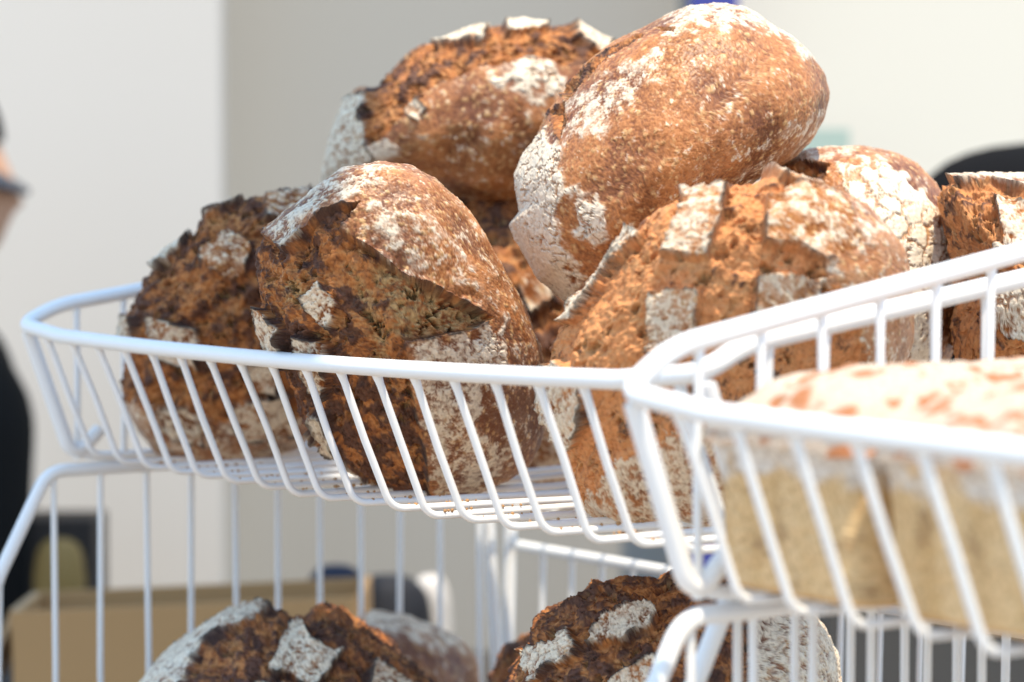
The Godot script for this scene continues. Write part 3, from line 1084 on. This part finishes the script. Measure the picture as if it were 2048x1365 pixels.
	loaf({"called": "country_loaf", "label": "loaf at the back of the pile, its top torn open behind a white curled flap", "c": [950, 240], "z": 1.72, "thick": 0.085, "n": 350, "base": "crust", "flour": 0.16, "burnt": 0.33, "grain": 20.0, "toast": 0.50,
		"outline": [845, 82, 880, 84, 930, 66, 990, 50, 1050, 46, 1100, 52, 1150, 48, 1190, 70, 1230, 92, 1262, 150, 1272, 250, 1240, 330, 1150, 390, 1060, 412, 980, 418, 920, 402, 860, 385, 800, 378, 730, 385, 665, 400, 645, 370, 648, 330, 658, 290, 680, 230, 690, 205, 715, 175, 742, 182, 762, 165, 790, 130, 820, 100],
		"regions": [
			{"k": "crumb", "p": [735, 150, 790, 110, 850, 60, 1000, 40, 1180, 40, 1260, 110, 1220, 150, 1120, 150, 1060, 132, 1000, 152, 940, 165, 880, 192, 830, 235, 800, 262, 765, 300, 740, 310, 730, 240]},
			{"k": "patch", "f": 0.74, "p": [850, 60, 905, 60, 980, 62, 968, 100, 880, 106]},
			{"k": "patch", "f": 0.78, "p": [1008, 30, 1092, 30, 1092, 76, 1014, 82]},
			{"k": "patch", "f": 0.7, "p": [1148, 30, 1230, 70, 1210, 118, 1150, 84]},
			{"k": "patch", "f": 0.78, "p": [670, 200, 734, 196, 738, 290, 744, 335, 700, 420, 600, 420, 620, 320]},
			{"k": "flour", "f": 0.78, "p": [1060, 130, 1120, 150, 1125, 200, 1090, 225, 1030, 195, 990, 190, 1010, 165]},
			{"k": "flour", "f": 0.55, "p": [745, 280, 800, 320, 790, 370, 700, 380]},
			{"k": "flour", "f": 0.5, "p": [1050, 200, 1100, 210, 1090, 260, 1050, 240]},
			{"k": "patch", "f": 0.6, "p": [812, 242, 838, 214, 868, 240, 846, 266]}]})
	loaf({"called": "country_loaf", "label": "big smooth golden brown oval loaf lying on top of the pile", "c": [1340, 300], "z": 1.50, "thick": 0.085, "n": 460, "base": "crust", "flour": 0.12, "burnt": 0.3, "rough": 0.4, "tear": 14.0, "toast": 0.56,
		"outline": [1425, 10, 1480, 15, 1530, 45, 1580, 75, 1620, 110, 1648, 150, 1656, 190, 1645, 240, 1622, 280, 1585, 318, 1530, 352, 1480, 390, 1420, 430, 1360, 470, 1300, 515, 1240, 560, 1180, 598, 1135, 608, 1105, 580, 1075, 558, 1050, 510, 1032, 470, 1020, 442, 1042, 428, 1035, 390, 1032, 350, 1050, 310, 1075, 270, 1092, 235, 1115, 200, 1140, 165, 1180, 125, 1220, 95, 1260, 70, 1320, 40, 1370, 18],
		"regions": [
			{"k": "flour", "f": 0.95, "p": [1010, 330, 1090, 270, 1112, 330, 1132, 390, 1108, 450, 1130, 520, 1150, 600, 1120, 640, 1040, 560, 980, 440]},
			{"k": "flour", "f": 0.50, "p": [1130, 220, 1230, 160, 1330, 110, 1300, 180, 1230, 240, 1210, 300, 1130, 300]},
			{"k": "flour", "f": 0.62, "p": [1340, 0, 1520, 20, 1640, 110, 1600, 130, 1500, 70, 1400, 75, 1330, 90]},
			{"k": "flour", "f": 0.92, "p": [1155, 420, 1180, 406, 1206, 460, 1192, 492, 1150, 482]},
			{"k": "flour", "f": 0.36, "p": [1700, 200, 1600, 240, 1540, 290, 1440, 370, 1500, 420, 1700, 330]},
			{"k": "crumb", "p": [1116, 190, 1186, 130, 1276, 78, 1280, 92, 1196, 148, 1130, 212]},
			{"k": "crumb", "p": [1096, 230, 1126, 212, 1130, 268, 1118, 296, 1102, 270]},
			{"k": "crumb", "p": [1305, 68, 1340, 78, 1338, 90, 1312, 84]}]})
	loaf({"called": "country_loaf", "label": "orange torn loaf with pale square crust flaps beside the tin loaves", "c": [1450, 720], "z": 1.335, "thick": 0.080, "tilt": -0.6, "n": 450, "base": "crumb", "burnt": 0.10, "rough": 0.6, "grain": 65.0, "toast": 0.84,
		"outline": [1430, 367, 1480, 372, 1520, 343, 1560, 358, 1610, 382, 1660, 395, 1710, 420, 1750, 460, 1785, 510, 1805, 560, 1815, 620, 1815, 690, 1800, 760, 1770, 850, 1700, 950, 1600, 1030, 1480, 1080, 1400, 1092, 1310, 1095, 1250, 1075, 1190, 1040, 1150, 990, 1120, 930, 1090, 860, 1075, 815, 1085, 760, 1088, 710, 1100, 660, 1130, 620, 1170, 575, 1210, 525, 1245, 470, 1300, 410, 1350, 387, 1395, 378],
		"regions": [
			{"k": "crust", "soft": true, "f": 0.30, "p": [1590, 380, 1640, 300, 1900, 400, 2000, 700, 1900, 850, 1780, 820, 1720, 720, 1680, 640, 1610, 560, 1600, 480]},
			{"k": "patch", "f": 0.44, "p": [1500, 392, 1570, 384, 1660, 410, 1680, 500, 1612, 528, 1560, 505, 1494, 486]},
			{"k": "flour", "f": 0.46, "p": [1510, 400, 1620, 400, 1740, 460, 1700, 520, 1620, 510, 1510, 480]},
			{"k": "patch", "f": 0.52, "p": [1348, 386, 1430, 390, 1386, 520, 1300, 516]},
			{"k": "patch", "f": 0.46, "p": [1480, 556, 1605, 560, 1600, 660, 1476, 650]},
			{"k": "patch", "f": 0.55, "p": [1284, 592, 1370, 588, 1366, 700, 1274, 706]},
			{"k": "patch", "f": 0.62, "p": [1100, 640, 1112, 610, 1235, 462, 1262, 468, 1180, 580, 1128, 640]},
			{"k": "patch", "f": 0.5, "p": [1510, 330, 1570, 345, 1614, 386, 1540, 366]},
			{"k": "crust", "soft": true, "f": 0.62, "p": [1196, 960, 1300, 880, 1420, 836, 1560, 860, 1700, 1000, 1500, 1250, 1150, 1200, 1170, 1010]},
			{"k": "patch", "f": 0.66, "p": [1060, 790, 1100, 720, 1156, 760, 1162, 850, 1132, 902, 1104, 880]}]})
	loaf({"called": "country_loaf", "label": "round loaf with thick cracked flour, half shaded behind the orange loaf", "c": [1720, 550], "z": 1.54, "thick": 0.075, "n": 320, "base": "crust", "flour": 0.22, "burnt": 0.3, "toast": 0.55, "crack": 0.085,
		"outline": [1560, 325, 1600, 303, 1650, 296, 1720, 293, 1780, 305, 1830, 330, 1865, 370, 1890, 420, 1905, 480, 1915, 560, 1912, 640, 1900, 710, 1860, 780, 1780, 820, 1700, 800, 1600, 740, 1540, 640, 1520, 520, 1530, 400],
		"regions": [
			{"k": "flour", "f": 0.92, "p": [1640, 340, 1760, 336, 1830, 400, 1872, 470, 1880, 530, 1850, 600, 1850, 720, 1780, 760, 1760, 560, 1690, 440]},
			{"k": "flour", "f": 0.5, "p": [1570, 310, 1680, 290, 1720, 320, 1600, 340]},
			{"k": "crumb", "p": [1540, 345, 1600, 325, 1640, 340, 1620, 380, 1540, 390]}]})
	loaf({"called": "country_loaf", "label": "loaf with two square floury crust flaps at the basket's high back corner", "c": [2025, 560], "z": 1.47, "thick": 0.072, "n": 220, "base": "crumb", "burnt": 0.28, "toast": 0.72,
		"outline": [1870, 360, 1910, 350, 1970, 345, 2050, 350, 2110, 380, 2160, 450, 2180, 550, 2170, 650, 2120, 730, 2050, 770, 1970, 765, 1910, 740, 1895, 680, 1900, 600, 1890, 520, 1885, 450, 1872, 400],
		"regions": [
			{"k": "patch", "f": 0.62, "p": [1958, 402, 2046, 425, 2070, 500, 1952, 508]},
			{"k": "patch", "f": 0.74, "p": [1940, 560, 2060, 540, 2070, 690, 1996, 680, 1940, 666]},
			{"k": "crust", "f": 0.6, "p": [1895, 362, 1960, 360, 2040, 392, 2120, 470, 2250, 400, 2100, 250, 1900, 300]}]})
	loaf({"called": "country_loaf", "label": "shaded loaf wedged deep in the pile between its neighbours", "c": [1080, 700], "z": 1.72, "thick": 0.072, "n": 170, "base": "crumb", "burnt": 0.5, "toast": 0.45,
		"outline": [1060, 375, 1170, 430, 1235, 540, 1255, 690, 1240, 830, 1180, 940, 1080, 985, 985, 940, 925, 830, 890, 690, 880, 550, 885, 430, 915, 375, 980, 362],
		"regions": [
			{"k": "patch", "f": 0.4, "p": [1030, 560, 1085, 530, 1110, 600, 1060, 630]},
			{"k": "crust", "f": 0.55, "p": [1030, 860, 1180, 840, 1300, 1000, 1000, 1100, 980, 930]}]})
	loaf({"called": "country_loaf", "label": "loaf under the big golden oval loaf, almost hidden by the orange torn loaf", "c": [1385, 745], "z": 1.575, "thick": 0.072, "n": 120, "base": "crumb", "burnt": 0.5, "toast": 0.42,
		"outline": [1385, 495, 1480, 525, 1560, 600, 1600, 720, 1585, 840, 1510, 940, 1385, 985, 1265, 940, 1190, 840, 1172, 720, 1205, 600, 1290, 525],
		"regions": [{"k": "patch", "f": 0.5, "p": [1200, 700, 1260, 690, 1270, 760, 1200, 770]}]})
	loaf({"called": "country_loaf", "label": "dark domed loaf with pale flour diamonds in the lower basket", "c": [600, 1490], "z": 1.63, "thick": 0.095, "n": 310, "base": "crumb", "burnt": 0.50, "toast": 0.36,
		"outline": [280, 1365, 330, 1310, 390, 1265, 450, 1225, 510, 1208, 545, 1212, 566, 1206, 575, 1222, 610, 1222, 640, 1196, 690, 1203, 730, 1235, 780, 1270, 830, 1320, 880, 1365, 920, 1440, 930, 1520, 880, 1640, 760, 1740, 600, 1780, 440, 1740, 320, 1650, 262, 1540, 258, 1440],
		"regions": [
			{"k": "crust", "f": 0.74, "p": [200, 1500, 240, 1340, 400, 1200, 520, 1180, 545, 1210, 480, 1232, 410, 1280, 388, 1340, 380, 1500, 300, 1700]},
			{"k": "patch", "f": 0.68, "p": [600, 1228, 640, 1252, 702, 1276, 650, 1342, 556, 1306]},
			{"k": "patch", "f": 0.68, "p": [540, 1325, 620, 1350, 650, 1420, 500, 1420]},
			{"k": "patch", "f": 0.68, "p": [758, 1298, 800, 1330, 870, 1372, 860, 1430, 730, 1420]}]})
	loaf({"called": "country_loaf", "label": "dark split loaf with pale floury slabs of crust in the lower basket", "c": [1330, 1430], "z": 1.45, "thick": 0.09, "n": 340, "base": "crumb", "burnt": 0.46, "grain": 25.0, "toast": 0.40,
		"outline": [1058, 1228, 1100, 1202, 1165, 1170, 1180, 1152, 1240, 1148, 1310, 1140, 1360, 1128, 1450, 1135, 1540, 1168, 1610, 1210, 1650, 1260, 1672, 1310, 1676, 1380, 1660, 1480, 1600, 1600, 1480, 1690, 1330, 1710, 1180, 1670, 1060, 1580, 1000, 1480, 985, 1390, 1010, 1340, 1045, 1290],
		"regions": [
			{"k": "patch", "f": 0.64, "p": [1202, 1206, 1280, 1184, 1300, 1194, 1288, 1226, 1164, 1262]},
			{"k": "patch", "f": 0.72, "p": [1038, 1300, 1126, 1232, 1146, 1264, 1080, 1330, 1054, 1342]},
			{"k": "patch", "f": 0.64, "p": [1188, 1330, 1292, 1276, 1312, 1310, 1330, 1420, 1080, 1420, 1110, 1362]},
			{"k": "crust", "f": 0.74, "p": [1486, 1225, 1560, 1140, 1800, 1250, 1800, 1500, 1480, 1520, 1470, 1380]}]})
	loaf({"called": "country_loaf", "label": "brown loaf dusted grey with flour, behind the dark domed loaf", "c": [825, 1410], "z": 1.84, "thick": 0.07, "n": 120, "base": "crust", "flour": 0.2, "burnt": 0.5, "toast": 0.25,
		"outline": [740, 1222, 800, 1228, 870, 1252, 920, 1280, 950, 1320, 962, 1390, 950, 1480, 890, 1580, 800, 1600, 720, 1560, 670, 1460, 670, 1340, 690, 1260],
		"regions": [{"k": "flour", "f": 0.6, "p": [740, 1200, 840, 1215, 960, 1290, 900, 1290, 800, 1255, 740, 1250]}]})
	loaf({"called": "country_loaf", "label": "small dark loaf tucked behind the split loaf in the lower basket", "c": [1085, 1430], "z": 1.70, "thick": 0.07, "n": 120, "base": "crumb", "burnt": 0.5, "toast": 0.4,
		"outline": [1060, 1250, 1120, 1262, 1180, 1310, 1200, 1400, 1190, 1500, 1130, 1590, 1060, 1600, 1000, 1540, 975, 1440, 972, 1340, 1000, 1280],
		"regions": [{"k": "patch", "f": 0.5, "p": [1000, 1400, 1080, 1390, 1080, 1470, 1000, 1480]}]})
